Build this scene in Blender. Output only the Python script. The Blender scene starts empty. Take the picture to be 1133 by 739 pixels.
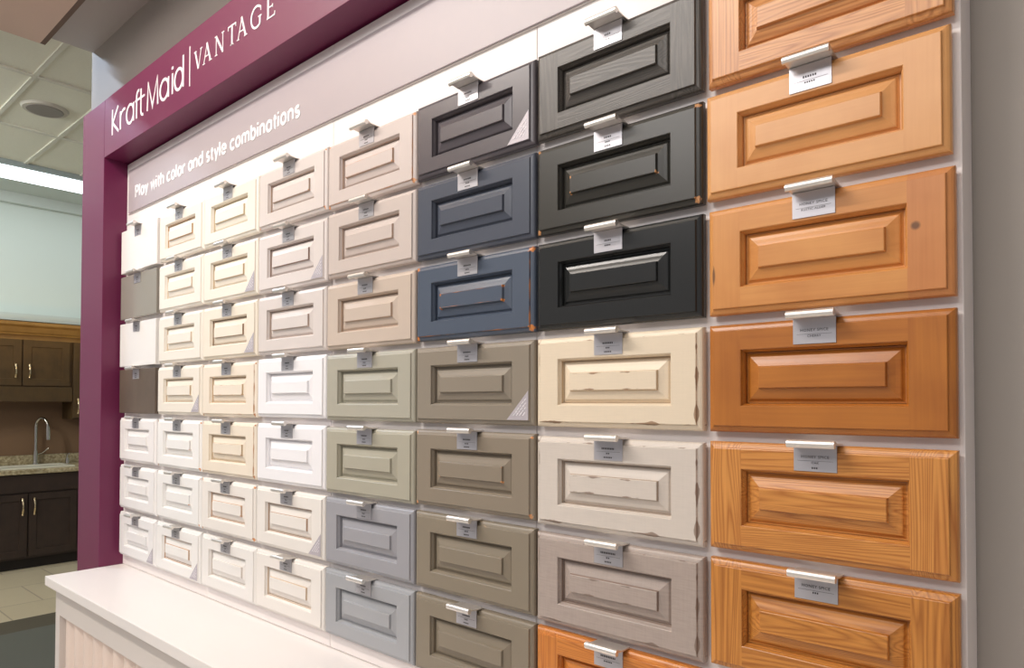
import bpy, bmesh, math, random
from mathutils import Vector, Matrix
random.seed(7)
S = bpy.context.scene
COL = S.collection

# ------------------------------------------------------------------ camera
cam_data = bpy.data.cameras.new('camera')
cam_data.sensor_fit = 'HORIZONTAL'
cam_data.sensor_width = 36.0
cam_data.lens = 760.2 / 1133 * 36.0
cam_data.shift_y = (431.5 - 369.5) / 1133
cam_data.clip_start = 0.05
cam = bpy.data.objects.new('camera', cam_data)
COL.objects.link(cam)
Rv = Vector((0.75386769, 0.65702379, 0.00179967))
Uv = Vector((0.01125766, -0.01565563, 0.99981407))
Fv = Vector((-0.65692981, 0.75370726, 0.01919882))
m = Matrix(((Rv.x, Uv.x, -Fv.x, 2.639), (Rv.y, Uv.y, -Fv.y, -0.9237), (Rv.z, Uv.z, -Fv.z, -0.6063), (0, 0, 0, 1)))
cam.matrix_world = m
S.camera = cam

# ------------------------------------------------------------------ look, world, lights
S.view_settings.view_transform = 'Standard'
S.view_settings.look = 'None'
S.view_settings.gamma = 1.0
S.view_settings.use_curve_mapping = False
S.view_settings.exposure = -0.13
W = bpy.data.worlds.new('showroom_ambience')
S.world = W
W.use_nodes = True
W.node_tree.nodes['Background'].inputs[0].default_value = (0.80, 0.79, 0.82, 1)
W.node_tree.nodes['Background'].inputs[1].default_value = 0.40

def area(name, loc, target, sx, sy, power, color, spread=None):
    L = bpy.data.lights.new(name, 'AREA')
    L.shape = 'RECTANGLE'
    L.size = sx
    L.size_y = sy
    L.energy = power
    L.color = color
    if spread:
        L.spread = math.radians(spread)
    o = bpy.data.objects.new(name, L)
    COL.objects.link(o)
    o.location = loc
    d = Vector(target) - Vector(loc)
    o.rotation_euler = d.to_track_quat('-Z', 'Y').to_euler()
    return o

area('display_track_light', (0.45, -1.75, 1.42), (0.55, 0, -0.4), 2.4, 0.15, 72, (1.0, 0.93, 0.87))
area('showroom_ceiling_light', (1.5, -2.9, 1.35), (1.3, 0, -0.5), 3.2, 1.0, 68, (1.0, 0.97, 0.96))
side = area('side_cool_light', (-1.30, -0.85, 1.28), (-0.3, 0.1, 0.3), 0.05, 0.8, 26, (0.62, 0.77, 1.0))  # unseen cool strip lamp, placed to light the wall and header's left end
side.rotation_euler = (0, math.radians(-58), 0)
area('kitchen_ceiling_light', (-3.3, -1.3, 1.40), (-5.4, 1.0, -0.4), 0.4, 1.5, 85, (0.92, 0.98, 0.95))
area('kitchen_cabinet_light', (-4.85, 1.05, 0.02), (-5.3, 1.05, 0.10), 1.2, 0.04, 1.0, (1.0, 0.62, 0.22))

# ------------------------------------------------------------------ helpers
def srgb(r, g, b):
    def f(c):
        c /= 255.0
        return c / 12.92 if c <= 0.04045 else ((c + 0.055) / 1.055) ** 2.4
    return (f(r), f(g), f(b), 1)

class N:
    """tiny node-graph helper"""
    def __init__(s, name):
        s.m = bpy.data.materials.new(name)
        s.m.use_nodes = True
        s.t = s.m.node_tree
        s.b = s.t.nodes['Principled BSDF']
    def n(s, kind, **kw):
        x = s.t.nodes.new(kind)
        for k, v in kw.items():
            setattr(x, k, v)
        return x
    def l(s, a, b):
        s.t.links.new(a, b)
    def _in(s, sock, v):
        if hasattr(v, 'is_linked') or isinstance(v, bpy.types.NodeSocket):
            s.l(v, sock)
        else:
            sock.default_value = v
    def math(s, op, a, b=0.0, c=0.0, clamp=False):
        x = s.n('ShaderNodeMath', operation=op, use_clamp=clamp)
        s._in(x.inputs[0], a)
        s._in(x.inputs[1], b)
        s._in(x.inputs[2], c)
        return x.outputs[0]
    def mix(s, fac, a, b):
        x = s.n('ShaderNodeMix', data_type='RGBA')
        s._in(x.inputs[0], fac)
        s._in(x.inputs[6], a)
        s._in(x.inputs[7], b)
        return x.outputs[2]
    def noise(s, vec, scale, detail=3, dist=0.0, rough=0.5):
        x = s.n('ShaderNodeTexNoise')
        s.l(vec, x.inputs['Vector'])
        x.inputs['Scale'].default_value = scale
        x.inputs['Detail'].default_value = detail
        x.inputs['Distortion'].default_value = dist
        x.inputs['Roughness'].default_value = rough
        return x.outputs['Fac']
    def mapping(s, vec, scale=(1, 1, 1), loc=(0, 0, 0), rot=(0, 0, 0)):
        x = s.n('ShaderNodeMapping')
        s.l(vec, x.inputs[0])
        x.inputs['Location'].default_value = loc
        x.inputs['Rotation'].default_value = rot
        x.inputs['Scale'].default_value = scale
        return x.outputs[0]
    def obj(s):
        return s.n('ShaderNodeTexCoord').outputs['Object']
    def bump(s, h, strength=0.2, dist=0.001):
        x = s.n('ShaderNodeBump')
        x.inputs['Strength'].default_value = strength
        x.inputs['Distance'].default_value = dist
        s.l(h, x.inputs['Height'])
        s.l(x.outputs[0], s.b.inputs['Normal'])
    def step(s, v, lo, hi):
        x = s.n('ShaderNodeMapRange')
        x.clamp = True
        s._in(x.inputs[0], v)
        x.inputs[1].default_value = lo
        x.inputs[2].default_value = hi
        return x.outputs[0]

def plain(name, rgb, rough=0.5, metal=0.0, emit=None, coat=0.0, mottle=0.03, nscale=6.0):
    g = N(name)
    c = srgb(*rgb)
    f = g.noise(g.obj(), nscale, 3)
    dark = tuple(x * (1 - mottle) for x in c[:3]) + (1,)
    lite = tuple(min(1, x * (1 + mottle)) for x in c[:3]) + (1,)
    g.l(g.mix(f, dark, lite), g.b.inputs['Base Color'])
    g.b.inputs['Roughness'].default_value = rough
    g.b.inputs['Metallic'].default_value = metal
    if coat:
        g.b.inputs['Coat Weight'].default_value = coat
        g.b.inputs['Coat Roughness'].default_value = 0.15
    if emit:
        g.b.inputs['Emission Color'].default_value = c
        g.b.inputs['Emission Strength'].default_value = emit
    return g.m

def paint(name, rgb, w, h, rough=0.4, corner=0.0, edge=0.0, wear=(214, 150, 100), brushed=0.0, spots=0.0):
    """painted drawer-front finish; wear shows the wood at corners / edges of face and field (object space, metres)"""
    g = N(name)
    P = g.obj()
    sep = g.n('ShaderNodeSeparateXYZ')
    g.l(P, sep.inputs[0])
    ax = g.math('ABSOLUTE', sep.outputs[0])
    az = g.math('ABSOLUTE', g.math('SUBTRACT', sep.outputs[2], h / 2))
    dx = g.math('SUBTRACT', w / 2 - 0.0085, ax)
    dz = g.math('SUBTRACT', h / 2 - 0.0085, az)
    base = srgb(*rgb)
    n0 = g.noise(P, 9, 3)
    col = g.mix(g.math('MULTIPLY', n0, 0.5), base, tuple(x * 0.94 for x in base[:3]) + (1,))
    if brushed:
        st = g.noise(g.mapping(P, (30, 30, 400)), 1.0, 3)
        st2 = g.noise(g.mapping(P, (300, 30, 30)), 1.0, 3)
        k = g.step(g.math('ADD', st, g.math('MULTIPLY', st2, 0.5)), 0.60, 1.0)
        col = g.mix(g.math('MULTIPLY', k, brushed), col, tuple(x * 0.62 for x in base[:3]) + (1,))
    wc = srgb(*wear)
    nz = g.noise(P, 170, 4)
    if corner:
        for (cx, cz, rr) in ((w / 2 - 0.006, h / 2 - 0.006, 0.0042 * corner), (w / 2 - 0.0735, h / 2 - 0.0620, 0.0022 * corner)):
            ex = g.math('SUBTRACT', ax, cx)
            ez = g.math('SUBTRACT', az, cz)
            ex = g.math('MULTIPLY', ex, 1.0)
            d = g.math('SQRT', g.math('ADD', g.math('MULTIPLY', ex, ex), g.math('MULTIPLY', ez, ez)))
            d = g.math('ADD', d, g.math('MULTIPLY', g.math('SUBTRACT', nz, 0.5), 0.012))
            k = g.math('SUBTRACT', 1.0, g.step(d, rr * 0.75, rr * 1.15))
            col = g.mix(k, col, wc)
    if edge:
        nl = g.noise(P, 22, 3)
        fx = g.math('ABSOLUTE', g.math('SUBTRACT', ax, w / 2 - 0.0725))
        fz = g.math('ABSOLUTE', g.math('SUBTRACT', az, h / 2 - 0.0625))
        infx = g.math('LESS_THAN', ax, w / 2 - 0.070)
        infz = g.math('LESS_THAN', az, h / 2 - 0.060)
        d1 = g.math('ABSOLUTE', dx)
        d2 = g.math('ABSOLUTE', dz)
        d3 = g.math('ADD', fx, g.math('SUBTRACT', 1.0, infz))
        d4 = g.math('ADD', fz, g.math('SUBTRACT', 1.0, infx))
        dm = g.math('MINIMUM', g.math('MINIMUM', d1, d2), g.math('MINIMUM', d3, d4))
        amp = g.math('MULTIPLY', g.math('SUBTRACT', nl, 0.60 - 0.08 * edge), 0.022 * edge)
        k = g.math('SUBTRACT', 1.0, g.step(g.math('SUBTRACT', dm, amp), -0.0001, 0.0008))
        col = g.mix(g.math('MULTIPLY', k, 0.8), col, wc)
    g.l(col, g.b.inputs['Base Color'])
    g.b.inputs['Roughness'].default_value = rough
    g.bump(g.noise(P, 120, 3), 0.06, 0.0006)
    return g.m

def wood(name, light, dark, axis='z', kind='maple', rough=0.38, seed=0.0, knot=None, coat=0.25):
    """grain along the given axis"""
    g = N(name)
    P = g.obj()
    info = g.n('ShaderNodeObjectInfo')
    off = g.n('ShaderNodeVectorMath', operation='ADD')
    g.l(P, off.inputs[0])
    cmb = g.n('ShaderNodeCombineXYZ')
    r = g.math('MULTIPLY', info.outputs['Random'], 3.0)
    for i in range(3):
        g.l(g.math('ADD', r, seed + i * 0.7), cmb.inputs[i])
    g.l(cmb.outputs[0], off.inputs[1])
    V = off.outputs[0]
    q = 0.055 if kind == 'oak' else 0.09
    along = {'z': (1, 1, q), 'x': (q, 1, 1)}[axis]
    M = g.mapping(V, along)
    low = g.noise(M, {'oak': 14, 'maple': 8, 'cherry': 13, 'alder': 10}[kind], 2, 0.4)
    fine = g.noise(g.mapping(V, tuple(a if a == 1 else 0.03 for a in along)), 330, 3)
    # growth rings: contour lines of a stretched noise field
    ring = g.math('FRACT', g.math('MULTIPLY', low, {'oak': 40.0, 'maple': 7.0, 'cherry': 8.0, 'alder': 9.0}[kind]))
    ring = g.math('ABSOLUTE', g.math('SUBTRACT', ring, 0.5))
    ring = g.step(ring, 0.0, 0.5)
    blot = g.noise(V, 12, 3)
    s = {'oak': (0.62, 0.42, 0.12), 'maple': (0.12, 0.14, 0.45), 'cherry': (0.26, 0.22, 0.40), 'alder': (0.18, 0.18, 0.45)}[kind]
    ringp = g.math('POWER', ring, 1.6 if kind == 'oak' else 3.0)
    f = g.math('ADD', g.math('MULTIPLY', ringp, s[0]), g.math('ADD', g.math('MULTIPLY', g.step(fine, 0.35, 0.75), s[1]), g.math('MULTIPLY', g.step(blot, 0.3, 0.7), s[2])), clamp=True)
    col = g.mix(f, srgb(*light), srgb(*dark))
    if knot:
        for (kx, kz, kr) in knot:
            sep = g.n('ShaderNodeSeparateXYZ')
            g.l(P, sep.inputs[0])
            ex = g.math('SUBTRACT', sep.outputs[0], kx)
            ez = g.math('SUBTRACT', sep.outputs[2], kz)
            d = g.math('SQRT', g.math('ADD', g.math('MULTIPLY', ex, ex), g.math('MULTIPLY', g.math('MULTIPLY', ez, ez), 1.0 if kr > 0.004 else 0.05)))
            k = g.math('SUBTRACT', 1.0, g.step(d, kr * 0.6, kr * 1.2))
            core = g.math('MULTIPLY', k, 0.75)
            col = g.mix(core, col, srgb(60, 36, 22))
    g.l(col, g.b.inputs['Base Color'])
    g.b.inputs['Roughness'].default_value = rough
    g.b.inputs['Coat Weight'].default_value = coat
    g.b.inputs['Coat Roughness'].default_value = 0.25
    g.bump(f, 0.12 if kind != 'oak' else 0.25, 0.0006)
    return g.m

def obj(name, bm, mats, parent=None, smooth=None, label=None):
    me = bpy.data.meshes.new(name)
    bmesh.ops.recalc_face_normals(bm, faces=bm.faces[:])
    bm.to_mesh(me)
    bm.free()
    if not isinstance(mats, (list, tuple)):
        mats = [mats]
    for x in mats:
        me.materials.append(x)
    if smooth:
        for p in me.polygons:
            p.use_smooth = True
        try:
            me.set_sharp_from_angle(angle=math.radians(smooth))
        except Exception:
            pass
    o = bpy.data.objects.new(name, me)
    COL.objects.link(o)
    if parent:
        o.parent = parent
    if label:
        o['label'] = label
    return o

def tag(o, label, cat, group=None, kind=None):
    o['label'] = label
    o['category'] = cat
    if group:
        o['group'] = group
    if kind:
        o['kind'] = kind
    return o

def thing(name, loc, label, cat, group=None, rot=0.0):
    o = bpy.data.objects.new(name, None)
    o.empty_display_size = 0.05
    COL.objects.link(o)
    o.location = loc
    o.rotation_euler = (0, 0, rot)
    return tag(o, label, cat, group)

def struct(name, bm, mat, smooth=None):
    o = obj(name, bm, mat, None, smooth)
    o['kind'] = 'structure'
    return o

def box(bm, a, b, mi=0, bevel=0.0):
    x0, y0, z0 = [min(p, q) for p, q in zip(a, b)]
    x1, y1, z1 = [max(p, q) for p, q in zip(a, b)]
    vs = [bm.verts.new(p) for p in ((x0, y0, z0), (x1, y0, z0), (x1, y1, z0), (x0, y1, z0), (x0, y0, z1), (x1, y0, z1), (x1, y1, z1), (x0, y1, z1))]
    fs = []
    for q in ((0, 1, 2, 3), (4, 7, 6, 5), (0, 4, 5, 1), (1, 5, 6, 2), (2, 6, 7, 3), (3, 7, 4, 0)):
        f = bm.faces.new([vs[i] for i in q])
        f.material_index = mi
        fs.append(f)
    if bevel:
        es = list({e for f in fs for e in f.edges})
        bmesh.ops.bevel(bm, geom=es, offset=bevel, segments=2, profile=0.6, affect='EDGES')

def rings(bm, rs, mats=None, cap_first=False, cap_last=False, face_axis='y', cap_mat=0):
    """rs: list of rectangles (x0,x1,z0,z1,y); bridges them in order"""
    loops = []
    for (x0, x1, z0, z1, y) in rs:
        loops.append([bm.verts.new((x, y, z)) for x, z in ((x0, z0), (x1, z0), (x1, z1), (x0, z1))])
    for i in range(len(loops) - 1):
        for k in range(4):
            f = bm.faces.new((loops[i][k], loops[i][(k + 1) % 4], loops[i + 1][(k + 1) % 4], loops[i + 1][k]))
            if mats:
                f.material_index = mats[i]
    if cap_first:
        bm.faces.new(loops[0])
    if cap_last:
        f = bm.faces.new(loops[-1])
        f.material_index = cap_mat

def cyl(bm, p0, p1, r0, r1=None, n=20, caps=True):
    p0 = Vector(p0)
    p1 = Vector(p1)
    r1 = r0 if r1 is None else r1
    d = (p1 - p0).normalized()
    a = d.orthogonal().normalized()
    b = d.cross(a)
    A = [bm.verts.new(p0 + (a * math.cos(t) + b * math.sin(t)) * r0) for t in [i * 2 * math.pi / n for i in range(n)]]
    B = [bm.verts.new(p1 + (a * math.cos(t) + b * math.sin(t)) * r1) for t in [i * 2 * math.pi / n for i in range(n)]]
    for i in range(n):
        bm.faces.new((A[i], A[(i + 1) % n], B[(i + 1) % n], B[i]))
    if caps:
        bm.faces.new(A[::-1])
        bm.faces.new(B)

def tube(bm, pts, radii, n=12):
    pts = [Vector(p) for p in pts]
    prev = None
    loops = []
    for i, p in enumerate(pts):
        d = (pts[min(i + 1, len(pts) - 1)] - pts[max(i - 1, 0)]).normalized()
        if prev is None:
            a = d.orthogonal().normalized()
        else:
            a = (prev - d * prev.dot(d)).normalized()
        prev = a
        b = d.cross(a)
        r = radii[i] if isinstance(radii, (list, tuple)) else radii
        loops.append([bm.verts.new(p + (a * math.cos(t) + b * math.sin(t)) * r) for t in [k * 2 * math.pi / n for k in range(n)]])
    for A, B in zip(loops, loops[1:]):
        for k in range(n):
            bm.faces.new((A[k], A[(k + 1) % n], B[(k + 1) % n], B[k]))
    bm.faces.new(loops[0][::-1])
    bm.faces.new(loops[-1])

# ---- stroke lettering: flat raised letters in the x-z plane facing -y ----
def arc(cx, cz, rx, rz, a0, a1, n=14):
    return [(cx + rx * math.cos(math.radians(a0 + (a1 - a0) * i / n)), cz + rz * math.sin(math.radians(a0 + (a1 - a0) * i / n))) for i in range(n + 1)]

JIT = [0]
def ribbon(bm, pts, wd, y0, y1, closed=False):
    """extruded ribbon of width wd along a 2-D polyline, from y0 (front) to y1 (back)"""
    P = [Vector((p[0], p[1])) for p in pts]
    n = len(P)
    L, Rr = [], []
    JIT[0] = (JIT[0] + 1) % 4
    y0 = y0 - JIT[0] * 0.00012
    for i in range(n):
        if closed:
            a, b, c = P[i - 1], P[i], P[(i + 1) % n]
            d1, d2 = (b - a).normalized(), (c - b).normalized()
        else:
            d1 = (P[i] - P[i - 1]).normalized() if i else (P[1] - P[0]).normalized()
            d2 = (P[i + 1] - P[i]).normalized() if i < n - 1 else d1
        n1 = Vector((-d1.y, d1.x))
        n2 = Vector((-d2.y, d2.x))
        mm = (n1 + n2)
        mm = mm / max(mm.length_squared / 2, 0.35) if mm.length > 1e-6 else n1
        L.append(P[i] + mm * wd / 2)
        Rr.append(P[i] - mm * wd / 2)
    segs = n if closed else n - 1
    vs = [[bm.verts.new((q.x, y, q.y)) for q in S_] for S_ in (L, Rr) for y in (y0, y1)]
    Lf, Lb, Rf, Rb = vs
    for i in range(segs):
        j = (i + 1) % n
        for A, B in ((Lf, Rf), (Rb, Lb), (Lb, Lf), (Rf, Rb)):
            bm.faces.new((A[i], A[j], B[j], B[i]))
    if not closed:
        bm.faces.new((Lf[0], Rf[0], Rb[0], Lb[0]))
        bm.faces.new((Lf[-1], Lb[-1], Rb[-1], Rf[-1]))

# unit: x-height 1, ascender/cap 1.42; each glyph -> (advance, strokes, closed flags)
def glyphs():
    G = {}
    def bowl(cx=0.45, r=0.43):
        return arc(cx, 0.5, r, 0.5, 0, 360, 20)[:-1]
    G['a'] = (1.10, [(bowl(), 1), ([(0.9, 1.0), (0.9, 0.0)], 0)])
    G['d'] = (1.10, [(bowl(), 1), ([(0.9, 1.5), (0.9, 0.0)], 0)])
    G['b'] = (1.10, [(bowl(), 1), ([(0.0, 1.5), (0.0, 0.0)], 0)])
    G['o'] = (1.10, [(bowl(), 1)])
    G['c'] = (0.95, [(arc(0.45, 0.5, 0.45, 0.5, 48, 312, 16), 0)])
    G['e'] = (1.08, [([(0.02, 0.5), (0.88, 0.5)] + arc(0.45, 0.5, 0.45, 0.5, 0, 318, 18)[1:], 0)])
    G['l'] = (0.28, [([(0.0, 1.5), (0.0, 0.0)], 0)])
    G['i'] = (0.28, [([(0.0, 1.0), (0.0, 0.0)], 0), ([(0.0, 1.24), (0.0, 1.44)], 0)])
    G['t'] = (0.62, [([(0.2, 1.32), (0.2, 0.25)] + arc(0.42, 0.24, 0.22, 0.24, 180, 275, 6)[1:], 0), ([(-0.02, 0.97), (0.48, 0.97)], 0)])
    G['h'] = (1.00, [([(0.0, 1.5), (0.0, 0.0)], 0), (arc(0.38, 0.62, 0.38, 0.38, 180, 0, 12) + [(0.76, 0.0)], 0)])
    G['n'] = (1.00, [([(0.0, 1.0), (0.0, 0.0)], 0), (arc(0.38, 0.62, 0.38, 0.38, 180, 0, 12) + [(0.76, 0.0)], 0)])
    G['m'] = (1.55, [([(0.0, 1.0), (0.0, 0.0)], 0), (arc(0.33, 0.66, 0.33, 0.34, 180, 0, 12) + [(0.66, 0.0)], 0), (arc(0.99, 0.66, 0.33, 0.34, 180, 0, 12) + [(1.32, 0.0)], 0)])
    G['r'] = (0.62, [([(0.0, 1.0), (0.0, 0.0)], 0), (arc(0.40, 0.55, 0.40, 0.43, 180, 65, 8), 0)])
    G['s'] = (0.80, [(arc(0.32, 0.74, 0.28, 0.26, 35, 255, 12) + arc(0.32, 0.25, 0.29, 0.25, 75, -145, 12), 0)])
    G['y'] = (0.92, [([(0.0, 1.0), (0.41, 0.03)], 0), ([(0.82, 1.0), (0.28, -0.42)], 0)])
    G['w'] = (1.40, [([(0.0, 1.0), (0.32, 0.02), (0.62, 0.95), (0.92, 0.02), (1.24, 1.0)], 0)])
    G['P'] = (1.02, [([(0.0, 0.0), (0.0, 1.42), (0.42, 1.42)] + arc(0.42, 1.04, 0.38, 0.38, 90, -90, 12)[1:] + [(0.0, 0.66)], 0)])
    G[' '] = (0.42, [])
    return G
GL = glyphs()

def line_width(text, gap):
    return sum(GL[c][0] + gap for c in text) - gap

def write(bm, text, x, z, size, width, stroke, y0, y1, gap=0.18):
    """text starting at x on baseline z; size = x-height in m; width = total length in m"""
    k = width / line_width(text, gap)
    cx = x
    for c in text:
        adv, st = GL[c]
        for pts, cl in st:
            ribbon(bm, [(cx + p[0] * k, z + p[1] * size) for p in pts], stroke, y0, y1, bool(cl))
        cx += (adv + gap) * k

# ------------------------------------------------------------------ shared materials
M_pull = plain('brushed_nickel', (232, 227, 221), 0.42, 0.8, mottle=0.02)
M_plate = plain('silver_name_plate', (194, 192, 197), 0.36, 0.55, mottle=0.02)
M_ink = plain('black_ink', (52, 46, 46), 0.6)
M_sticker = plain('pale_sticker_film', (188, 181, 187), 0.5, 0.2, mottle=0.12, nscale=900)
M_stickertext = plain('sticker_white_print', (232, 228, 232), 0.6)
M_purple = plain('plum_lacquer', (108, 32, 72), 0.40, coat=0.0, mottle=0.02)
M_white_letter = plain('white_letter_acrylic', (248, 246, 246), 0.4)
M_board = plain('white_display_laminate', (240, 232, 229), 0.45, mottle=0.01)
M_sign = plain('pale_mauve_sign', (178, 167, 170), 0.42, mottle=0.01)
M_signedge = plain('white_sign_edge', (235, 228, 224), 0.4)
M_ledge = plain('white_solid_surface', (238, 232, 228), 0.35, mottle=0.01)
M_ledgecab = plain('off_white_cabinet_paint', (222, 214, 208), 0.45, mottle=0.015)
M_seam = plain('panel_seam_backing', (120, 108, 100), 0.8)  # darker backing sheet that shows in the gaps between boards

# ------------------------------------------------------------------ setting
ZF = -2.156
ZC = 1.50
M_wallgrey = plain('taupe_grey_wall_paint', (150, 136, 126), 0.7, mottle=0.02)
M_kwall = plain('pale_grey_green_wall_paint', (212, 220, 214), 0.75, mottle=0.01)
M_bulk = plain('grey_bulkhead_paint', (186, 180, 176), 0.75, mottle=0.02)
M_tan = plain('tan_soffit_paint', (214, 190, 174), 0.7, mottle=0.02)

# display wall (solid, in the plane behind the panel)
bm = bmesh.new()
box(bm, (-0.665, 0.10, ZF), (5.0, 0.24, ZC))
M_dwall = plain('pale_wall_paint', (176, 168, 160), 0.7, mottle=0.02)
struct('wall_back', bm, M_dwall)
# kitchen end wall
bm = bmesh.new()
box(bm, (-5.75, -2.5, ZF), (-5.6, 4.5, ZC))
struct('wall_left', bm, M_kwall)
# wall on the kitchen's far side
bm = bmesh.new()
box(bm, (-5.6, 4.3, ZF), (3.0, 4.45, ZC))
struct('wall_far', bm, M_kwall)

# tile floor + carpet
def tile_floor():
    g = N('beige_floor_tile')
    br = g.n('ShaderNodeTexBrick')
    br.offset = 0.5
    g.l(g.mapping(g.obj(), (1, 1, 1), (0.15, 0.1, 0), (0, 0, math.radians(90))), br.inputs['Vector'])
    br.inputs['Scale'].default_value = 1.0
    br.inputs['Brick Width'].default_value = 0.60
    br.inputs['Row Height'].default_value = 0.60
    br.inputs['Mortar Size'].default_value = 0.006
    br.inputs['Color1'].default_value = srgb(206, 190, 162)
    br.inputs['Color2'].default_value = srgb(214, 198, 170)
    br.inputs['Mortar'].default_value = srgb(168, 150, 128)
    n = g.noise(g.obj(), 5, 4)
    g.l(g.mix(g.math('MULTIPLY', n, 0.35), br.outputs[0], srgb(190, 172, 144)), g.b.inputs['Base Color'])
    g.b.inputs['Roughness'].default_value = 0.4
    return g.m
bm = bmesh.new()
box(bm, (-5.75, -5.0, ZF - 0.1), (-3.26, 4.5, ZF))
struct('floor', bm, tile_floor())
bm = bmesh.new()
box(bm, (-3.26, -5.0, ZF - 0.1), (-2.95, 4.5, ZF))
struct('floor', bm, plain('dark_olive_border_carpet', (88, 80, 66), 0.95, mottle=0.15, nscale=200))
bm = bmesh.new()
box(bm, (-2.95, -5.0, ZF - 0.1), (-1.6, 4.5, ZF))
struct('floor', bm, plain('grey_green_carpet', (98, 98, 90), 0.95, mottle=0.2, nscale=300))

bm = bmesh.new()
box(bm, (-1.6, -5.0, ZF - 0.1), (5.0, 4.5, ZF))
struct('floor', bm, plain('pale_bounce_floor', (214, 206, 196), 0.6))  # unseen floor, made pale to bounce light up to the ceiling

# suspended tile ceiling: slab with real T-bars
bm = bmesh.new()
box(bm, (-5.75, -5.0, ZC), (5.0, 4.5, ZC + 0.08))
struct('ceiling', bm, plain('ceiling_tile', (240, 236, 220), 0.9, mottle=0.04, nscale=60))
bm = bmesh.new()
M_tbar = plain('ceiling_grid_bar', (226, 222, 208), 0.6)
x = -2.56 + 2 * 1.065
while x > -4.5:
    box(bm, (x - 0.018, -1.2, ZC - 0.012), (x + 0.018, 4.3, ZC))
    x -= 1.065
y = 0.36 - 3 * 0.432
while y < 4.3:
    box(bm, (-4.55, y - 0.014, ZC - 0.010), (-0.3, y + 0.014, ZC))
    y += 0.432
struct('trim_1', bm, M_tbar)
# frieze band at the head of the kitchen wall and slim cornice under it
bm = bmesh.new()
box(bm, (-5.6, -2.5, 1.37), (-5.52, 4.3, ZC))
box(bm, (-5.6, -2.5, 1.475), (-5.10, 4.3, ZC))
box(bm, (-5.6, -2.5, 0.185), (-5.30, 4.3, 0.235))
box(bm, (-5.6, -2.5, 0.235), (-5.36, 4.3, 0.262))
struct('trim_2', bm, plain('grey_white_trim', (200, 206, 200), 0.6))

# grey bulkhead above the display and the tan soffit panel in front of it
bm = bmesh.new()
box(bm, (-0.65, -0.085, 0.90), (5.0, 0.10, ZC))
struct('ceiling_bulkhead', bm, M_bulk)
bm = bmesh.new()
box(bm, (-0.62, -0.45, 0.85), (5.0, -0.103, ZC), 0)
box(bm, (-0.62, -1.70, 0.85), (-0.36, -0.45, ZC), 0)  # unseen tongue added to block the cool side light
struct('ceiling_soffit', bm, M_tan)
bm = bmesh.new()
box(bm, (-0.62, -0.103, 0.85), (5.0, -0.085, 0.905))
struct('trim_3', bm, plain('brown_soffit_trim', (112, 92, 80), 0.6))

# fluorescent strip
t = thing('fluorescent_light', (-4.79, 1.2, ZC), 'long glowing fluorescent strip light running along the tiled ceiling beside the white wall', 'ceiling light')
bm = bmesh.new()
box(bm, (-0.235, -3.4, -0.035), (0.255, 3.0, 0))
obj('housing', bm, plain('grey_light_housing', (150, 158, 158), 0.5), t)
bm = bmesh.new()
box(bm, (-0.225, -3.38, -0.042), (0.185, 2.98, -0.034))
obj('diffuser', bm, plain('glowing_tube_diffuser', (240, 250, 255), 0.5, emit=3.2), t, label='glowing white diffuser')

# round ceiling speaker
t = thing('ceiling_speaker', (-3.10, 0.558, ZC), 'round grey speaker grille with pale rim set in the tiled ceiling', 'speaker')
bm = bmesh.new()
cyl(bm, (0, 0, -0.016), (0, 0, 0), 0.135, 0.148, 40)
obj('rim', bm, plain('pale_speaker_rim', (208, 200, 188), 0.6), t)
bm = bmesh.new()
cyl(bm, (0, 0, -0.020), (0, 0, -0.0155), 0.112, 0.116, 40)
obj('grille', bm, plain('grey_speaker_mesh', (150, 142, 136), 0.8, mottle=0.25, nscale=500), t, label='grey mesh grille')

# ------------------------------------------------------------------ kitchen display in the back
M_dark = wood('dark_stained_cabinet_wood', (88, 66, 36), (58, 42, 22), 'z', 'maple', 0.5, 2.0, coat=0.0)
M_darker = wood('espresso_cabinet_wood', (58, 42, 34), (38, 27, 22), 'z', 'maple', 0.5, 5.0, coat=0.0)
M_knob = plain('polished_nickel', (225, 205, 170), 0.18, 1.0)

def shaker_door(name, y0, y1, z0, z1, xf, mat, parent, ox, frame=0.06):
    """door facing +x at plane xf (local coords of parent; ox = local offset)"""
    bm = bmesh.new()
    rs = []
    for (ins, x) in ((0.0, xf - 0.02), (0.0, xf - 0.002), (0.002, xf), (frame, xf), (frame + 0.004, xf - 0.008), (frame + 0.004, xf - 0.009)):
        rs.append((y0 + ins, y1 - ins, z0 + ins, z1 - ins, x))
    rings(bm, rs, cap_first=True, cap_last=True)
    # rings() builds in x-z at y; swap to y-z at x
    for v in bm.verts:
        v.co = Vector((v.co.y, v.co.x, v.co.z))
    return obj(name, bm, mat, parent)

def cab_handle(y, z0, z1, xf, parent):
    bm = bmesh.new()
    pts = []
    for i in range(13):
        a = i / 12.0
        pts.append((xf + 0.006 + 0.026 * math.sin(math.pi * a), y, z0 + (z1 - z0) * a))
    tube(bm, pts, [0.006 + 0.004 * abs(math.cos(math.pi * i / 12.0)) for i in range(13)], 10)
    for z in (z0, z1):
        bmesh.ops.create_uvsphere(bm, u_segments=12, v_segments=8, radius=0.011, matrix=Matrix.Translation((xf + 0.010, y, z)))
    return obj('handle', bm, M_knob, parent, 50, label='shiny nickel handle')

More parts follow.
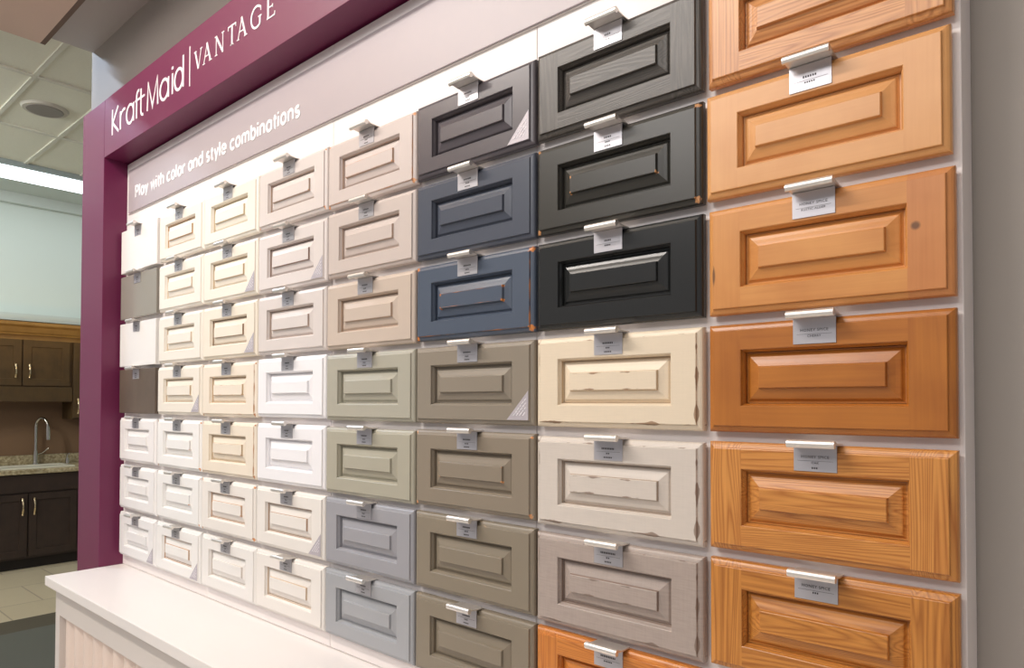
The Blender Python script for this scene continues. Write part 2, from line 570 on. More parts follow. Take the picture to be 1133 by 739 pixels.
# base cabinet
XB = -4.95
t = thing('base_cabinet', (0, 0, ZF), 'espresso brown base cabinet with nickel bow handles on the tiled floor', 'cabinet')
t.location = (XB, 0.95, ZF)
def loc(o):
    return o
bm = bmesh.new()
box(bm, (-0.645, -0.95, 0.10), (-0.021, 1.0, 0.883))
obj('body', bm, M_darker, t)
bm = bmesh.new()
box(bm, (-0.645, -0.95, 0.0), (-0.07, 1.0, 0.10))
obj('toe_kick', bm, plain('black_toe_kick', (30, 22, 18), 0.7), t)
doors = [(-0.40, -0.006), (0.006, 0.40), (0.412, 0.80), (-0.80, -0.412)]
for i, (a, b) in enumerate(doors):
    d = shaker_door('door', a, b, 0.12, 0.70, 0.0, M_darker, t, 0)
    yy = b - 0.04 if a < 0 and b < 0.01 else a + 0.04
    if i in (0, 1):
        cab_handle(yy, 0.51, 0.655, 0.0, d)
for a, b in ((-0.80, -0.006), (0.006, 0.80)):
    pass
bm = bmesh.new()
box(bm, (-0.02, -0.80, 0.715), (0.0, 0.80, 0.878), bevel=0.003)
obj('false_drawer', bm, M_darker, t)

# granite countertop
def granite():
    g = N('beige_granite')
    a = g.noise(g.obj(), 45, 5)
    b = g.noise(g.obj(), 14, 4)
    c = g.mix(g.step(a, 0.35, 0.65), srgb(150, 132, 98), srgb(206, 192, 158))
    g.l(g.mix(g.math('MULTIPLY', g.step(b, 0.45, 0.7), 0.5), c, srgb(134, 122, 96)), g.b.inputs['Base Color'])
    g.b.inputs['Roughness'].default_value = 0.25
    return g.m
t = thing('countertop', (XB, 0.95, ZF + 0.884), 'beige granite countertop with low upstand on the dark base cabinet', 'countertop')
bm = bmesh.new()
box(bm, (-0.645, -0.98, 0.0), (0.03, 1.03, 0.042), bevel=0.006)
obj('slab', bm, granite(), t)
bm = bmesh.new()
box(bm, (-0.645, -0.98, 0.042), (-0.625, 1.03, 0.135), bevel=0.003)
obj('upstand', bm, granite(), t)

# sink basin rim
t = thing('sink', (XB - 0.26, 1.05, ZF + 0.926), 'white drop-in sink let into the beige granite countertop', 'sink')
bm = bmesh.new()
rs = [(-0.30, 0.30, -0.19, 0.19, 0.0), (-0.30, 0.30, -0.19, 0.19, 0.008), (-0.285, 0.285, -0.175, 0.175, 0.014), (-0.265, 0.265, -0.155, 0.155, 0.012), (-0.25, 0.25, -0.14, 0.14, 0.002)]
rings(bm, [(a, b, c, d, e) for a, b, c, d, e in rs], cap_last=True)
for v in bm.verts:
    v.co = Vector((v.co.z, v.co.x, v.co.y))
obj('basin', bm, plain('white_sink_enamel', (214, 208, 190), 0.2), t, 30)

# faucet
t = thing('faucet', (-5.50, 1.14, ZF + 0.926), 'tall chrome gooseneck faucet standing behind the sink', 'faucet')
M_chrome = plain('chrome', (200, 195, 185), 0.12, 1.0)
bm = bmesh.new()
cyl(bm, (0, 0, 0), (0, 0, 0.02), 0.03, 0.028)
cyl(bm, (0, 0, 0.02), (0, 0, 0.14), 0.022, 0.019)
obj('base', bm, M_chrome, t, 40)
bm = bmesh.new()
pts = [(0, 0, 0.14), (0, 0, 0.30), (0, 0, 0.38)]
for i in range(1, 13):
    a = math.pi * i / 12
    pts.append((0.05 - 0.05 * math.cos(a), 0.038 - 0.038 * math.cos(a), 0.38 + 0.085 * math.sin(a)))
tube(bm, pts, 0.0135, 14)
obj('spout', bm, M_chrome, t, 60)
bm = bmesh.new()
tube(bm, [(0.10, 0.076, 0.38), (0.102, 0.078, 0.33), (0.104, 0.080, 0.25)], [0.017, 0.021, 0.019], 14)
obj('spray_head', bm, M_chrome, t, 60)
bm = bmesh.new()
tube(bm, [(0.0, 0.02, 0.10), (0.0, 0.06, 0.115), (0.01, 0.11, 0.16)], [0.010, 0.008, 0.006], 10)
obj('lever', bm, M_chrome, t, 60)
t = thing('soap_dispenser', (-5.50, 1.42, ZF + 0.926), 'short chrome soap dispenser on the countertop right of the faucet', 'soap dispenser')
bm = bmesh.new()
cyl(bm, (0, 0, 0), (0, 0, 0.05), 0.02, 0.016)
tube(bm, [(0, 0, 0.05), (0, 0, 0.09), (0.05, 0, 0.095)], [0.009, 0.009, 0.007], 10)
obj('pump', bm, M_chrome, t, 50)

# upper cabinets
XU = -5.25
t = thing('wall_cabinet', (XU, 0.96, -0.60), 'dark brown double-door wall cabinet with valance above the faucet', 'cabinet')
bm = bmesh.new()
box(bm, (-0.333, -0.60, 0.14), (-0.021, 0.425, 0.60))
obj('body', bm, M_dark, t)
for a, b, k in ((-0.40, -0.006, 0), (0.006, 0.40, 1)):
    d = shaker_door('door', a, b, 0.155, 0.598, 0.0, M_dark, t, 0, 0.065)
    cab_handle(b - 0.05 if k == 0 else a + 0.05, 0.235, 0.355, 0.0, d)
bm = bmesh.new()
box(bm, (-0.02, -0.60, 0.0), (0.0, 0.425, 0.145), bevel=0.003)
obj('valance', bm, M_dark, t)
bm = bmesh.new()
t2 = thing('wall_cabinet', (XU, 1.62, -0.775), 'narrow longer dark brown wall cabinet beside the purple frame', 'cabinet')
bm = bmesh.new()
box(bm, (-0.333, -0.23, 0.0), (-0.021, 0.30, 0.775))
obj('body', bm, M_dark, t2)
d = shaker_door('door', -0.225, 0.295, 0.01, 0.773, 0.0, M_dark, t2, 0, 0.065)
cab_handle(-0.185, 0.06, 0.20, 0.0, d)
# crown moulding sitting on the wall cabinets
t = thing('crown_moulding', (XU, 1.0, 0.0), 'golden lit crown moulding along the top of the dark wall cabinets', 'moulding')
bm = bmesh.new()
prof = [(-0.345, 0.0), (-0.06, 0.0), (-0.06, 0.045), (0.0, 0.045), (0.005, 0.058), (0.02, 0.070), (0.045, 0.115), (0.075, 0.135), (0.075, 0.165), (-0.345, 0.165)]
A = [bm.verts.new((p[0], -1.1, p[1])) for p in prof]
B = [bm.verts.new((p[0], 1.2, p[1])) for p in prof]
for i in range(len(prof)):
    j = (i + 1) % len(prof)
    bm.faces.new((A[i], A[j], B[j], B[i]))
bm.faces.new(A)
bm.faces.new(B[::-1])
obj('moulding', bm, wood('golden_brown_moulding_wood', (158, 122, 66), (120, 88, 44), 'x', 'maple', 0.4, 1.0), t)
# brown backsplash panel fixed to the kitchen wall
bm = bmesh.new()
box(bm, (-5.597, -0.4, ZF + 1.0205), (-5.585, 2.6, -0.01))
tag(obj('backsplash', bm, plain('brown_backsplash_paint', (128, 98, 72), 0.6)), 'plain brown backsplash panel between the countertop and wall cabinets', 'backsplash')

# ------------------------------------------------------------------ display unit
# white back panel built from joined boards
t = thing('sample_display', (1.25, 0.023, -1.18), 'large white display panel carrying the rows of drawer fronts', 'display panel')
seams = [-0.032, 0.62, 1.247, 1.872, 2.512]
for a, b in zip(seams, seams[1:]):
    bm = bmesh.new()
    box(bm, (a - 1.25 + 0.0006, 0.0, 0.0), (b - 1.25 - 0.0006, 0.073, 1.432), bevel=0.0012)
    obj('board', bm, M_board, t)
bm = bmesh.new()
box(bm, (-1.275, 0.012, 0.0), (1.25, 0.065, 1.430))
obj('backing', bm, M_seam, t)

# purple surround
t = thing('purple_surround', (-0.14, 0.02, ZF), 'plum purple post and overhead header framing the white display', 'display frame')
bm = bmesh.new()
box(bm, (-0.253 + 0.14, -0.074, 0.0), (-0.0325 + 0.14, 0.079, 0.463 - ZF), bevel=0.0015)
obj('post', bm, M_purple, t)
bm = bmesh.new()
box(bm, (-0.0305 + 0.14, -0.074, 0.258 - ZF), (3.2, 0.079, 0.463 - ZF), bevel=0.0015)
hd = obj('header', bm, M_purple, t)
# lettering on the header (coordinates in world, then shifted into the frame's space)
def shifted(bm, dx, dy, dz):
    for v in bm.verts:
        v.co += Vector((dx, dy, dz))
    return bm
FX, FY, FZ = 0.14, -0.02, -ZF
bm = bmesh.new()
y0, y1 = -0.0553, -0.0535
b0, H = 0.318, 0.088
xh = 0.062
def rb(pts, w, closed=False):
    ribbon(bm, pts, w, y0, y1, closed)
w = 0.0085
# K
rb([(0.046, b0), (0.046, b0 + H)], w)
rb([(0.098, b0 + H), (0.050, b0 + 0.040), (0.103, b0)], w)
# r
rb([(0.120, b0), (0.120, b0 + xh)], w)
rb(arc(0.150, b0 + 0.036, 0.030, 0.026, 180, 70, 8), w)
# a
rb(arc(0.203, b0 + 0.031, 0.030, 0.031, 0, 360, 20)[:-1], w, True)
rb([(0.233, b0 + xh), (0.233, b0)], w)
# f
rb([(0.258, b0), (0.258, b0 + H - 0.018)] + arc(0.274, b0 + H - 0.018, 0.016, 0.018, 180, 75, 6)[1:], w)
# t with the long joining bar
rb([(0.293, b0 + H), (0.293, b0 + 0.016)] + arc(0.309, b0 + 0.016, 0.016, 0.016, 180, 280, 6)[1:], w)
rb([(0.246, b0 + xh - 0.003), (0.322, b0 + xh - 0.003)], w * 0.8)
# M
rb([(0.345, b0), (0.350, b0 + H), (0.385, b0 + 0.004), (0.420, b0 + H), (0.425, b0)], w)
# a
rb(arc(0.472, b0 + 0.031, 0.030, 0.031, 0, 360, 20)[:-1], w, True)
rb([(0.502, b0 + xh), (0.502, b0)], w)
# i
rb([(0.530, b0), (0.530, b0 + xh)], w)
rb([(0.530, b0 + xh + 0.012), (0.530, b0 + xh + 0.021)], w * 1.2)
# d
rb(arc(0.574, b0 + 0.031, 0.028, 0.031, 0, 360, 20)[:-1], w, True)
rb([(0.603, b0 + H + 0.006), (0.603, b0)], w)
obj('lettering', shifted(bm, FX, FY, FZ), M_white_letter, hd, label='rounded white lettering, left of the bar')
bm = bmesh.new()
rb([(0.6465, 0.306), (0.6465, 0.422)], 0.0045)
obj('divider_bar', shifted(bm, FX, FY, FZ), M_white_letter, hd, label='thin white upright bar between the two words')
# VANTAGE, serif capitals
bm = bmesh.new()
zb, ch = 0.340, 0.054
def S2(pts, w):
    rb([(p[0], zb + p[1] * ch) for p in pts], w)
def serif(x, z, w=0.016):
    rb([(x - w / 2, zb + z * ch), (x + w / 2, zb + z * ch)], 0.0026)
TK, TN = 0.0068, 0.0030
def L_V(x):
    S2([(x, 1), (x + 0.020, 0)], TK); S2([(x + 0.038, 1), (x + 0.022, 0)], TN); serif(x, 0.98); serif(x + 0.038, 0.98, 0.013)
def L_A(x):
    S2([(x, 0), (x + 0.020, 1.03)], TN); S2([(x + 0.018, 1.03), (x + 0.040, 0)], TK); S2([(x + 0.007, 0.36), (x + 0.033, 0.36)], TN); serif(x, 0.02, 0.013); serif(x + 0.040, 0.02)
def L_N(x):
    S2([(x + 0.003, 0), (x + 0.003, 1)], TN); S2([(x + 0.001, 1), (x + 0.040, 0)], TK); S2([(x + 0.040, -0.03), (x + 0.040, 1)], TN); serif(x + 0.002, 0.02, 0.014); serif(x, 0.98, 0.012); serif(x + 0.040, 0.98, 0.014)
def L_T(x):
    S2([(x + 0.021, 0), (x + 0.021, 1)], TK); S2([(x, 0.97), (x + 0.042, 0.97)], 0.0036); S2([(x + 0.001, 1.0), (x + 0.001, 0.80)], TN); S2([(x + 0.041, 1.0), (x + 0.041, 0.80)], TN); serif(x + 0.021, 0.02)
def L_G(x):
    rb([(p[0], p[1]) for p in arc(x + 0.027, zb + ch / 2, 0.027, ch / 2, 50, 310, 20)], 0.0056)
    S2([(x + 0.046, 0.92), (x + 0.047, 0.70)], TN); S2([(x + 0.043, 0.12), (x + 0.043, 0.46)], TK); serif(x + 0.043, 0.46)
def L_E(x):
    S2([(x + 0.006, 0), (x + 0.006, 1)], TK); S2([(x, 0.97), (x + 0.034, 0.97)], TN); S2([(x + 0.006, 0.52), (x + 0.026, 0.52)], TN); S2([(x, 0.03), (x + 0.036, 0.03)], TN)
    S2([(x + 0.033, 1), (x + 0.033, 0.82)], TN); S2([(x + 0.036, 0), (x + 0.037, 0.20)], TN); S2([(x + 0.026, 0.60), (x + 0.026, 0.44)], TN)
for fn, xx in ((L_V, 0.681), (L_A, 0.735), (L_N, 0.806), (L_T, 0.876), (L_A, 0.930), (L_G, 0.998), (L_E, 1.075)):
    fn(xx)
obj('lettering', shifted(bm, FX, FY, FZ), M_white_letter, hd, label='white serif capitals, right of the bar')

# sign strip
t = thing('sign_board', (1.25, 0.023, 0.067), 'long pale mauve sign strip reading Play with color and style combinations', 'sign')
bm = bmesh.new()
box(bm, (-1.265, -0.004, 0.0), (1.25, 0.0, 0.162), bevel=0.001)
obj('backing', bm, M_signedge, t, label='white backing edge')
bm = bmesh.new()
box(bm, (-1.247, -0.008, 0.002), (1.249, -0.0035, 0.154), bevel=0.0008)
obj('face', bm, M_sign, t)
bm = bmesh.new()
write(bm, 'Play with color and style combinations', 0.070, 0.1135, 0.0265, 1.047, 0.0084, 0.0138, 0.0155, 0.20)
obj('lettering', shifted(bm, -1.25, -0.023, -0.067), M_white_letter, t, label='white rounded lettering')

# ledge: counter slab on a reeded cabinet
t = thing('ledge_counter', (1.25, -0.05, -1.2116), 'white solid countertop slab projecting below the display panel', 'countertop')
bm = bmesh.new()
box(bm, (-1.282, -0.165, 0.0), (2.2, 0.149, 0.030), bevel=0.0025)
obj('slab', bm, M_ledge, t)
t = thing('ledge_cabinet', (1.25, -0.05, ZF), 'off-white cabinet with vertical reeded panel carrying the white ledge', 'cabinet')
hz = -1.2116 - ZF
bm = bmesh.new()
box(bm, (-1.255, -0.10, 0.0), (2.19, 0.148, hz))
obj('carcass', bm, M_ledgecab, t)
bm = bmesh.new()
box(bm, (-1.255, -0.14, hz - 0.092), (2.19, -0.10, hz), bevel=0.0015)
obj('top_rail', bm, M_ledgecab, t)
bm = bmesh.new()
box(bm, (-1.255, -0.14, 0.10), (-1.215, -0.10, hz - 0.092), bevel=0.0015)
obj('stile', bm, M_ledgecab, t)
bm = bmesh.new()
box(bm, (-1.255, -0.13, 0.0), (2.19, -0.10, 0.10), bevel=0.0015)
obj('plinth', bm, M_ledgecab, t)
bm = bmesh.new()
xa = -1.215
A, B = [], []
pitch = 0.082
k = 0
while xa < 2.18:
    for i in range(10):
        u = i / 10.0
        yy = -0.101 - 0.031 * math.sin(math.pi * u) ** 1.3
        A.append(bm.verts.new((xa + pitch * u, yy, 0.10)))
        B.append(bm.verts.new((xa + pitch * u, yy, hz - 0.09)))
    xa += pitch
for i in range(len(A) - 1):
    bm.faces.new((A[i], A[i + 1], B[i + 1], B[i]))
obj('reeded_panel', bm, plain('pinkish_white_reeded_panel', (232, 214, 202), 0.5), t, 50)

# ------------------------------------------------------------------ drawer fronts
PITCH, VP, HH = 0.3151, 0.165, 0.151
XOFF = [-0.0150, -0.0090, -0.0090, -0.0070, -0.0070, -0.0052, -0.0035, -0.0012]
WID = [0.3060, 0.3100, 0.3110, 0.3120, 0.3120, 0.3115, 0.3080, 0.3020]
SX, SZ = 0.0485, 0.0365          # stile / rail widths to the opening

def frame_mesh(w, h):
    bm = bmesh.new()
    def R(i, y):
        return (-w / 2 + i, w / 2 - i, i, h - i, y)
    def O(i, y):
        return (-w / 2 + SX + i, w / 2 - SX - i, SZ + i, h - SZ - i, y)
    rs = [O(0.0, 0.023), R(0.012, 0.023), R(0.012, 0.018), R(0.001, 0.018), R(0.0, 0.017), R(0.0, 0.009), R(0.0015, 0.0062), R(0.0040, 0.0045), R(0.0080, 0.0030), R(0.0088, 0.0004), R(0.0096, 0.0),
          O(-0.0006, 0.0), O(0.0004, 0.0008), O(0.0010, 0.0040), O(0.0032, 0.0078), O(0.0036, 0.0110), O(0.0036, 0.023)]
    mats = [0] * 9 + [1, 0, 0, 1, 0, 0, 1]
    mats = [0, 0, 0, 0, 0, 0, 0, 0, 0, 0, 0, 0, 0, 0, 1, 0]
    rings(bm, rs, mats)
    bmesh.ops.remove_doubles(bm, verts=bm.verts[:], dist=1e-6)
    return bm

def panel_mesh(w, h):
    bm = bmesh.new()
    def O(i, y):
        return (-w / 2 + SX + i, w / 2 - SX - i, SZ + i, h - SZ - i, y)
    rs = [O(0.0042, 0.0225), O(0.0042, 0.0135), O(0.0058, 0.0135), O(0.0078, 0.0122), O(0.0092, 0.0104), O(0.0106, 0.0096), O(0.0150, 0.0082), O(0.0196, 0.0064), O(0.0236, 0.0050), O(0.0246, 0.0010), O(0.0254, 0.0004)]
    rings(bm, rs, [0, 1, 0, 0, 0, 0, 0, 0, 1, 0], cap_first=True, cap_last=True)
    return bm

def slab_mesh(w, h):
    bm = bmesh.new()
    def R(i, y):
        return (-w / 2 + i, w / 2 - i, i, h - i, y)
    rings(bm, [R(0.012, 0.023), R(0.012, 0.018), R(0, 0.018), R(0, 0.002), R(0.0008, 0.0005), R(0.002, 0.0)], cap_first=True, cap_last=True)
    return bm

def clip(bm, co, no):
    bmesh.ops.bisect_plane(bm, geom=bm.verts[:] + bm.edges[:] + bm.faces[:], plane_co=co, plane_no=no, clear_outer=True, clear_inner=False)

def pull_mesh():
    """edge pull: tab screwed on the top edge, running forward to a rounded lip"""
    bm = bmesh.new()
    prof = [(0.014, 0.0005), (0.014, 0.0022), (0.000, 0.0024), (-0.012, 0.0030), (-0.0185, 0.0058), (-0.0215, 0.0072), (-0.0243, 0.0072), (-0.0268, 0.0056), (-0.0280, 0.0028), (-0.0276, -0.0002), (-0.0260, -0.0024), (-0.0235, -0.0030), (-0.0212, -0.0022), (-0.0200, 0.0002), (-0.0185, 0.0022), (-0.013, 0.0012), (-0.002, 0.0004)]
    x0, x1 = -0.029, 0.029
    A = [bm.verts.new((x0, p[0], p[1])) for p in prof]
    B = [bm.verts.new((x1, p[0], p[1])) for p in prof]
    for i in range(len(prof)):
        j = (i + 1) % len(prof)
        bm.faces.new((A[i], A[j], B[j], B[i]))
    bm.faces.new(A)
    bm.faces.new(B[::-1])
    return bm

_m = pull_mesh()
PULL = bpy.data.meshes.new('pull')
bmesh.ops.recalc_face_normals(_m, faces=_m.faces[:])
_m.to_mesh(PULL); _m.free()
PULL.materials.append(M_pull)
for p in PULL.polygons:
    p.use_smooth = True
PULL.set_sharp_from_angle(angle=math.radians(40))
_m = bmesh.new()
box(_m, (-0.0265, -0.0014, -0.0335), (0.0265, -0.0001, 0.0006))
box(_m, (-0.0265, -0.0014, -0.0002), (0.0265, 0.010, 0.0006))
PLATE = bpy.data.meshes.new('name_plate')
bmesh.ops.recalc_face_normals(_m, faces=_m.faces[:])
_m.to_mesh(PLATE); _m.free()
PLATE.materials.append(M_plate)

def text_mesh(bm, s, size, cx, z, y):
    cu = bpy.data.curves.new('t', 'FONT')
    cu.body = s
    cu.size = size
    cu.align_x = 'CENTER'
    cu.extrude = 0.0001
    cu.resolution_u = 2
    cu.space_character = 1.12
    o = bpy.data.objects.new('t', cu)
    COL.objects.link(o)
    dg = bpy.context.evaluated_depsgraph_get()
    me = bpy.data.meshes.new_from_object(o.evaluated_get(dg))
    me.transform(Matrix.Translation((cx, y, z)) @ Matrix.Rotation(math.pi / 2, 4, 'X'))
    bm.from_mesh(me)
    bpy.data.objects.remove(o)
    bpy.data.curves.remove(cu)
    bpy.data.meshes.remove(me)

def printing(lines):
    """lettering on a plate; strings are written, numbers are unreadable words shown as short strokes of that length"""
    bm = bmesh.new()
    zz = -0.0165 if len(lines) == 3 else -0.0175
    pit = 0.0063
    for i, s in enumerate(lines):
        z = zz - i * pit - (0.0010 if i else 0)
        if isinstance(s, str):
            text_mesh(bm, s, 0.0052 if i == 0 else 0.0042, 0.0, z, -0.00155)
        else:
            n = max(2, int(s / 0.0026))
            for k in range(n):
                xa = -s / 2 + k * s / n
                box(bm, (xa, -0.0016, z), (xa + s / n * 0.62, -0.0013, z + (0.0028 if i == 0 else 0.0022)))
    box(bm, (-0.022, -0.0016, zz - 0.0036), (0.022, -0.0013, zz - 0.0033))
    return bm

def sticker_mesh():
    bm = bmesh.new()
    v = [bm.verts.new(p) for p in ((0, -0.0008, 0), (-0.050, -0.0008, 0), (0, -0.0008, 0.052), (0, -0.0001, 0), (-0.050, -0.0001, 0), (0, -0.0001, 0.052))]
    bm.faces.new((v[0], v[1], v[2])); bm.faces.new((v[5], v[4], v[3]))
    for a, b in ((0, 1), (1, 2), (2, 0)):
        bm.faces.new((v[a], v[b], v[b + 3], v[a + 3]))
    return bm
def sticker_text():
    bm = bmesh.new()
    # diagonal lines of fine print parallel to the sloping edge
    for i in range(5):
        off = 0.007 + i * 0.0052
        # inward from the hypotenuse from (-.05,0) to (0,.052)
        nx, nz = 0.72, -0.69
        a = Vector((-0.050 + nx * off + 0.011, 0.0 + nz * off + 0.0125))
        d = Vector((0.693, 0.721))
        L = 0.046 - i * 0.009
        p = a.copy() + d * (i * 0.005)
        seg = 0
        while seg < L:
            ln = random.uniform(0.004, 0.009)
            q = p + d * ln
            if p.y > 0.001 and q.x < -0.001 and q.y < 0.05:
                ribbon(bm, [(p.x, p.y), (q.x, q.y)], 0.0016, -0.0011, -0.0007)
            p = q + d * 0.0015
            seg += ln + 0.0015
    return bm

# wood pairs (vertical-grain / horizontal-grain)
def pair(nm, light, dark, kind, **kw):
    return (wood(nm + '_upright', light, dark, 'z', kind, seed=kw.get('seed', 0), knot=kw.get('knot'), rough=kw.get('rough', 0.38), coat=kw.get('coat', 0.25)),
            wood(nm + '_level', light, dark, 'x', kind, seed=kw.get('seed', 0) + 1.3, rough=kw.get('rough', 0.38), coat=kw.get('coat', 0.25)))

WOODS = {
    'oak0': pair('golden_oak', (222, 160, 100), (176, 112, 62), 'oak', seed=1),
    'maple': pair('honey_maple', (222, 164, 104), (200, 136, 74), 'maple', seed=2),
    'alder': pair('honey_alder', (216, 152, 84), (188, 118, 58), 'alder', seed=3, knot=[(-0.1415, 0.056, 0.0030)]),
    'alder_stile': pair('pinkish_alder', (206, 138, 80), (172, 102, 52), 'alder', seed=21, knot=[(0.1115, 0.086, 0.0052)]),
    'cherry': pair('reddish_cherry', (186, 116, 44), (150, 84, 28), 'cherry', seed=4),
    'oak4': pair('orange_oak', (218, 152, 78), (168, 100, 42), 'oak', seed=6),
    'oak5': pair('amber_oak', (210, 142, 66), (158, 94, 36), 'oak', seed=9),
    'oak6': pair('bright_orange_oak', (218, 140, 62), (176, 98, 38), 'oak', seed=12),
    'blackoak': pair('black_open_grain_oak', (58, 54, 50), (92, 86, 80), 'oak', seed=15, rough=0.42, coat=0.1),
    'brownslab': pair('dark_brown_veneer', (104, 90, 78), (84, 72, 62), 'maple', seed=18, coat=0.0, rough=0.5),
}

GR = {0: 'drawer fronts in the column beside the purple post', 1: 'drawer fronts in the second column', 2: 'drawer fronts in the third column',
      3: 'drawer fronts in the fourth column', 4: 'drawer fronts in the fifth column', 5: 'drawer fronts in the sixth column',
      6: 'drawer fronts in the seventh column', 7: 'honey wood drawer fronts in the rightmost column'}

# (column,row): style dict
F = {}
def D(c, r, label, rgb=None, **kw):
    F[(c, r)] = dict(label=label, rgb=rgb, **kw)
HS = 'HONEY SPICE'
# column beside the post
D(0, 0, 'flat warm white drawer front, topmost beside the purple post', (240, 235, 230), slab=1)
D(0, 1, 'flat glossy grey drawer front beside the purple post', (150, 144, 134), slab=1, rough=0.22)
D(0, 2, 'flat white drawer front between the grey and dark brown flat ones', (237, 234, 230), slab=1)
D(0, 3, 'flat dark brown drawer front beside the purple post', wood='brownslab', slab=1)
D(0, 4, 'white panelled drawer front directly below the flat dark brown one', (240, 236, 234))
D(0, 5, 'white panelled drawer front by the purple post, one above the lowest', (238, 235, 233))
D(0, 6, 'white panelled front with corner sticker, lowest beside the purple post', (236, 233, 231), sticker=1)
# second column
D(1, 0, 'cream drawer front with brown glazed panel edge, topmost of second column', (238, 230, 218), glaze=(176, 122, 66))
D(1, 1, 'plain cream drawer front right of the flat glossy grey one', (237, 230, 219), glaze=(218, 196, 168))
D(1, 2, 'plain cream drawer front, third from the top in second column', (236, 229, 218), glaze=(214, 190, 160))
D(1, 3, 'cream drawer front with corner sticker right of the dark brown flat one', (235, 227, 214), glaze=(190, 160, 124), sticker=1)
D(1, 4, 'white drawer front with orange rubbed corners in second column', (240, 238, 235), corner=0.8, glaze=(222, 214, 208))
D(1, 5, 'white drawer front, second from the bottom in second column', (238, 236, 233), corner=0.45)
D(1, 6, 'white glazed drawer front with corner sticker, lowest of second column', (237, 234, 230), glaze=(176, 128, 92), sticker=1)
# third column
D(2, 0, 'ivory drawer front at the top of the third column', (238, 231, 218), glaze=(200, 174, 132))
D(2, 1, 'ivory drawer front with corner sticker, second in third column', (236, 228, 215), glaze=(190, 160, 118), sticker=1)
D(2, 2, 'ivory drawer front with dark outlined panel and corner sticker', (234, 224, 208), glaze=(112, 72, 40), sticker=1)
D(2, 3, 'pale peach cream drawer front with worn panel edges, fourth in third column', (235, 223, 206), corner=0.7, edge=0.25, wear=(186, 126, 78), glaze=(196, 164, 126))
D(2, 4, 'yellowish cream drawer front with rubbed corners, fifth in third column', (234, 222, 204), corner=0.7, edge=0.15, wear=(190, 130, 80), glaze=(190, 164, 130))
D(2, 5, 'off-white drawer front with bright orange rubbed corners, sixth in third column', (234, 228, 221), corner=1.0, glaze=(184, 140, 106))
D(2, 6, 'plain off-white drawer front, lowest of third column', (234, 230, 225), glaze=(214, 202, 192))
# fourth column
D(3, 0, 'light greige drawer front with worn corner, topmost of fourth column', (217, 207, 202), corner=0.6, glaze=(168, 136, 112))
D(3, 1, 'light greige drawer front with brown outlined panel and corner sticker', (217, 208, 204), glaze=(120, 84, 66), sticker=1)
D(3, 2, 'plain light greige drawer front, third in fourth column', (213, 204, 199), glaze=(168, 142, 126))
D(3, 3, 'bright white drawer front above another bright white one in fourth column', (240, 238, 240))
D(3, 4, 'bright white drawer front below another bright white one in fourth column', (240, 238, 240))
D(3, 5, 'cream white drawer front with thin brown outline and corner sticker, fourth column', (233, 227, 220), glaze=(160, 120, 90), sticker=1)
D(3, 6, 'cream white drawer front, lowest of fourth column', (234, 228, 221), glaze=(196, 164, 132))
# fifth column
D(4, 0, 'pale taupe drawer front with orange rubbed corners at the top of fifth column', (206, 193, 187), corner=1.0, edge=0.12, glaze=(172, 138, 112))
D(4, 1, 'pale pinkish taupe drawer front, second in fifth column', (200, 187, 180), glaze=(180, 152, 132))
D(4, 2, 'beige taupe drawer front above the sage green ones', (198, 182, 168), glaze=(180, 150, 128))
D(4, 3, 'sage green grey drawer front, upper of the two sage ones', (172, 168, 153))
D(4, 4, 'sage green grey drawer front, lower of the two sage ones', (172, 167, 150))
D(4, 5, 'blue grey drawer front below the sage green ones', (158, 157, 162), rough=0.34)
D(4, 6, 'blue grey drawer front, lowest of fifth column', (164, 165, 168), rough=0.34)
# sixth column
D(5, 0, 'charcoal drawer front with corner sticker at the top of sixth column', (88, 82, 86), rough=0.3, sticker=1)
D(5, 1, 'slate blue drawer front, plain and unworn', (80, 85, 97), rough=0.28)
D(5, 2, 'slate blue drawer front with orange worn corners and edges', (80, 90, 106), rough=0.34, corner=1.25, edge=0.2, wear=(206, 128, 64))
D(5, 3, 'taupe grey drawer front with corner sticker below the worn slate blue one', (142, 132, 118), sticker=1)
D(5, 4, 'taupe drawer front with slightly rubbed orange corners', (140, 128, 112), corner=0.7)
D(5, 5, 'olive taupe drawer front, second from the bottom in sixth column', (138, 127, 110))
D(5, 6, 'olive taupe drawer front, lowest of sixth column', (136, 125, 108))
# seventh column
D(6, 0, 'black open-grain oak drawer front at the top of seventh column', wood='blackoak', plate=(0.012, 0.008))
D(6, 1, 'black drawer front with rubbed tan corners', (56, 54, 49), rough=0.3, corner=0.9, wear=(196, 140, 90), plate=(0.014, 0.010, 0.012))
D(6, 2, 'glossy plain black drawer front above the cream distressed one', (42, 43, 43), rough=0.2, plate=(0.013, 0.012))
D(6, 3, 'cream drawer front with distressed brown edges', (232, 216, 192), edge=0.8, wear=(142, 104, 72), glaze=(190, 160, 126), brushed=0.10, plate=(0.020, 0.008, 0.014))
D(6, 4, 'pale grey drawer front with distressed brown edges', (214, 204, 194), edge=0.9, wear=(132, 108, 92), glaze=(160, 136, 116), brushed=0.14, plate=(0.024, 0.007, 0.016))
D(6, 5, 'brushed taupe grey drawer front with distressed edges', (176, 161, 152), edge=0.8, wear=(118, 98, 86), glaze=(128, 106, 92), brushed=0.35, plate=(0.028, 0.007, 0.013))
D(6, 6, 'orange oak drawer front at the bottom of seventh column', wood='oak6', plate=(0.028, 0.016))
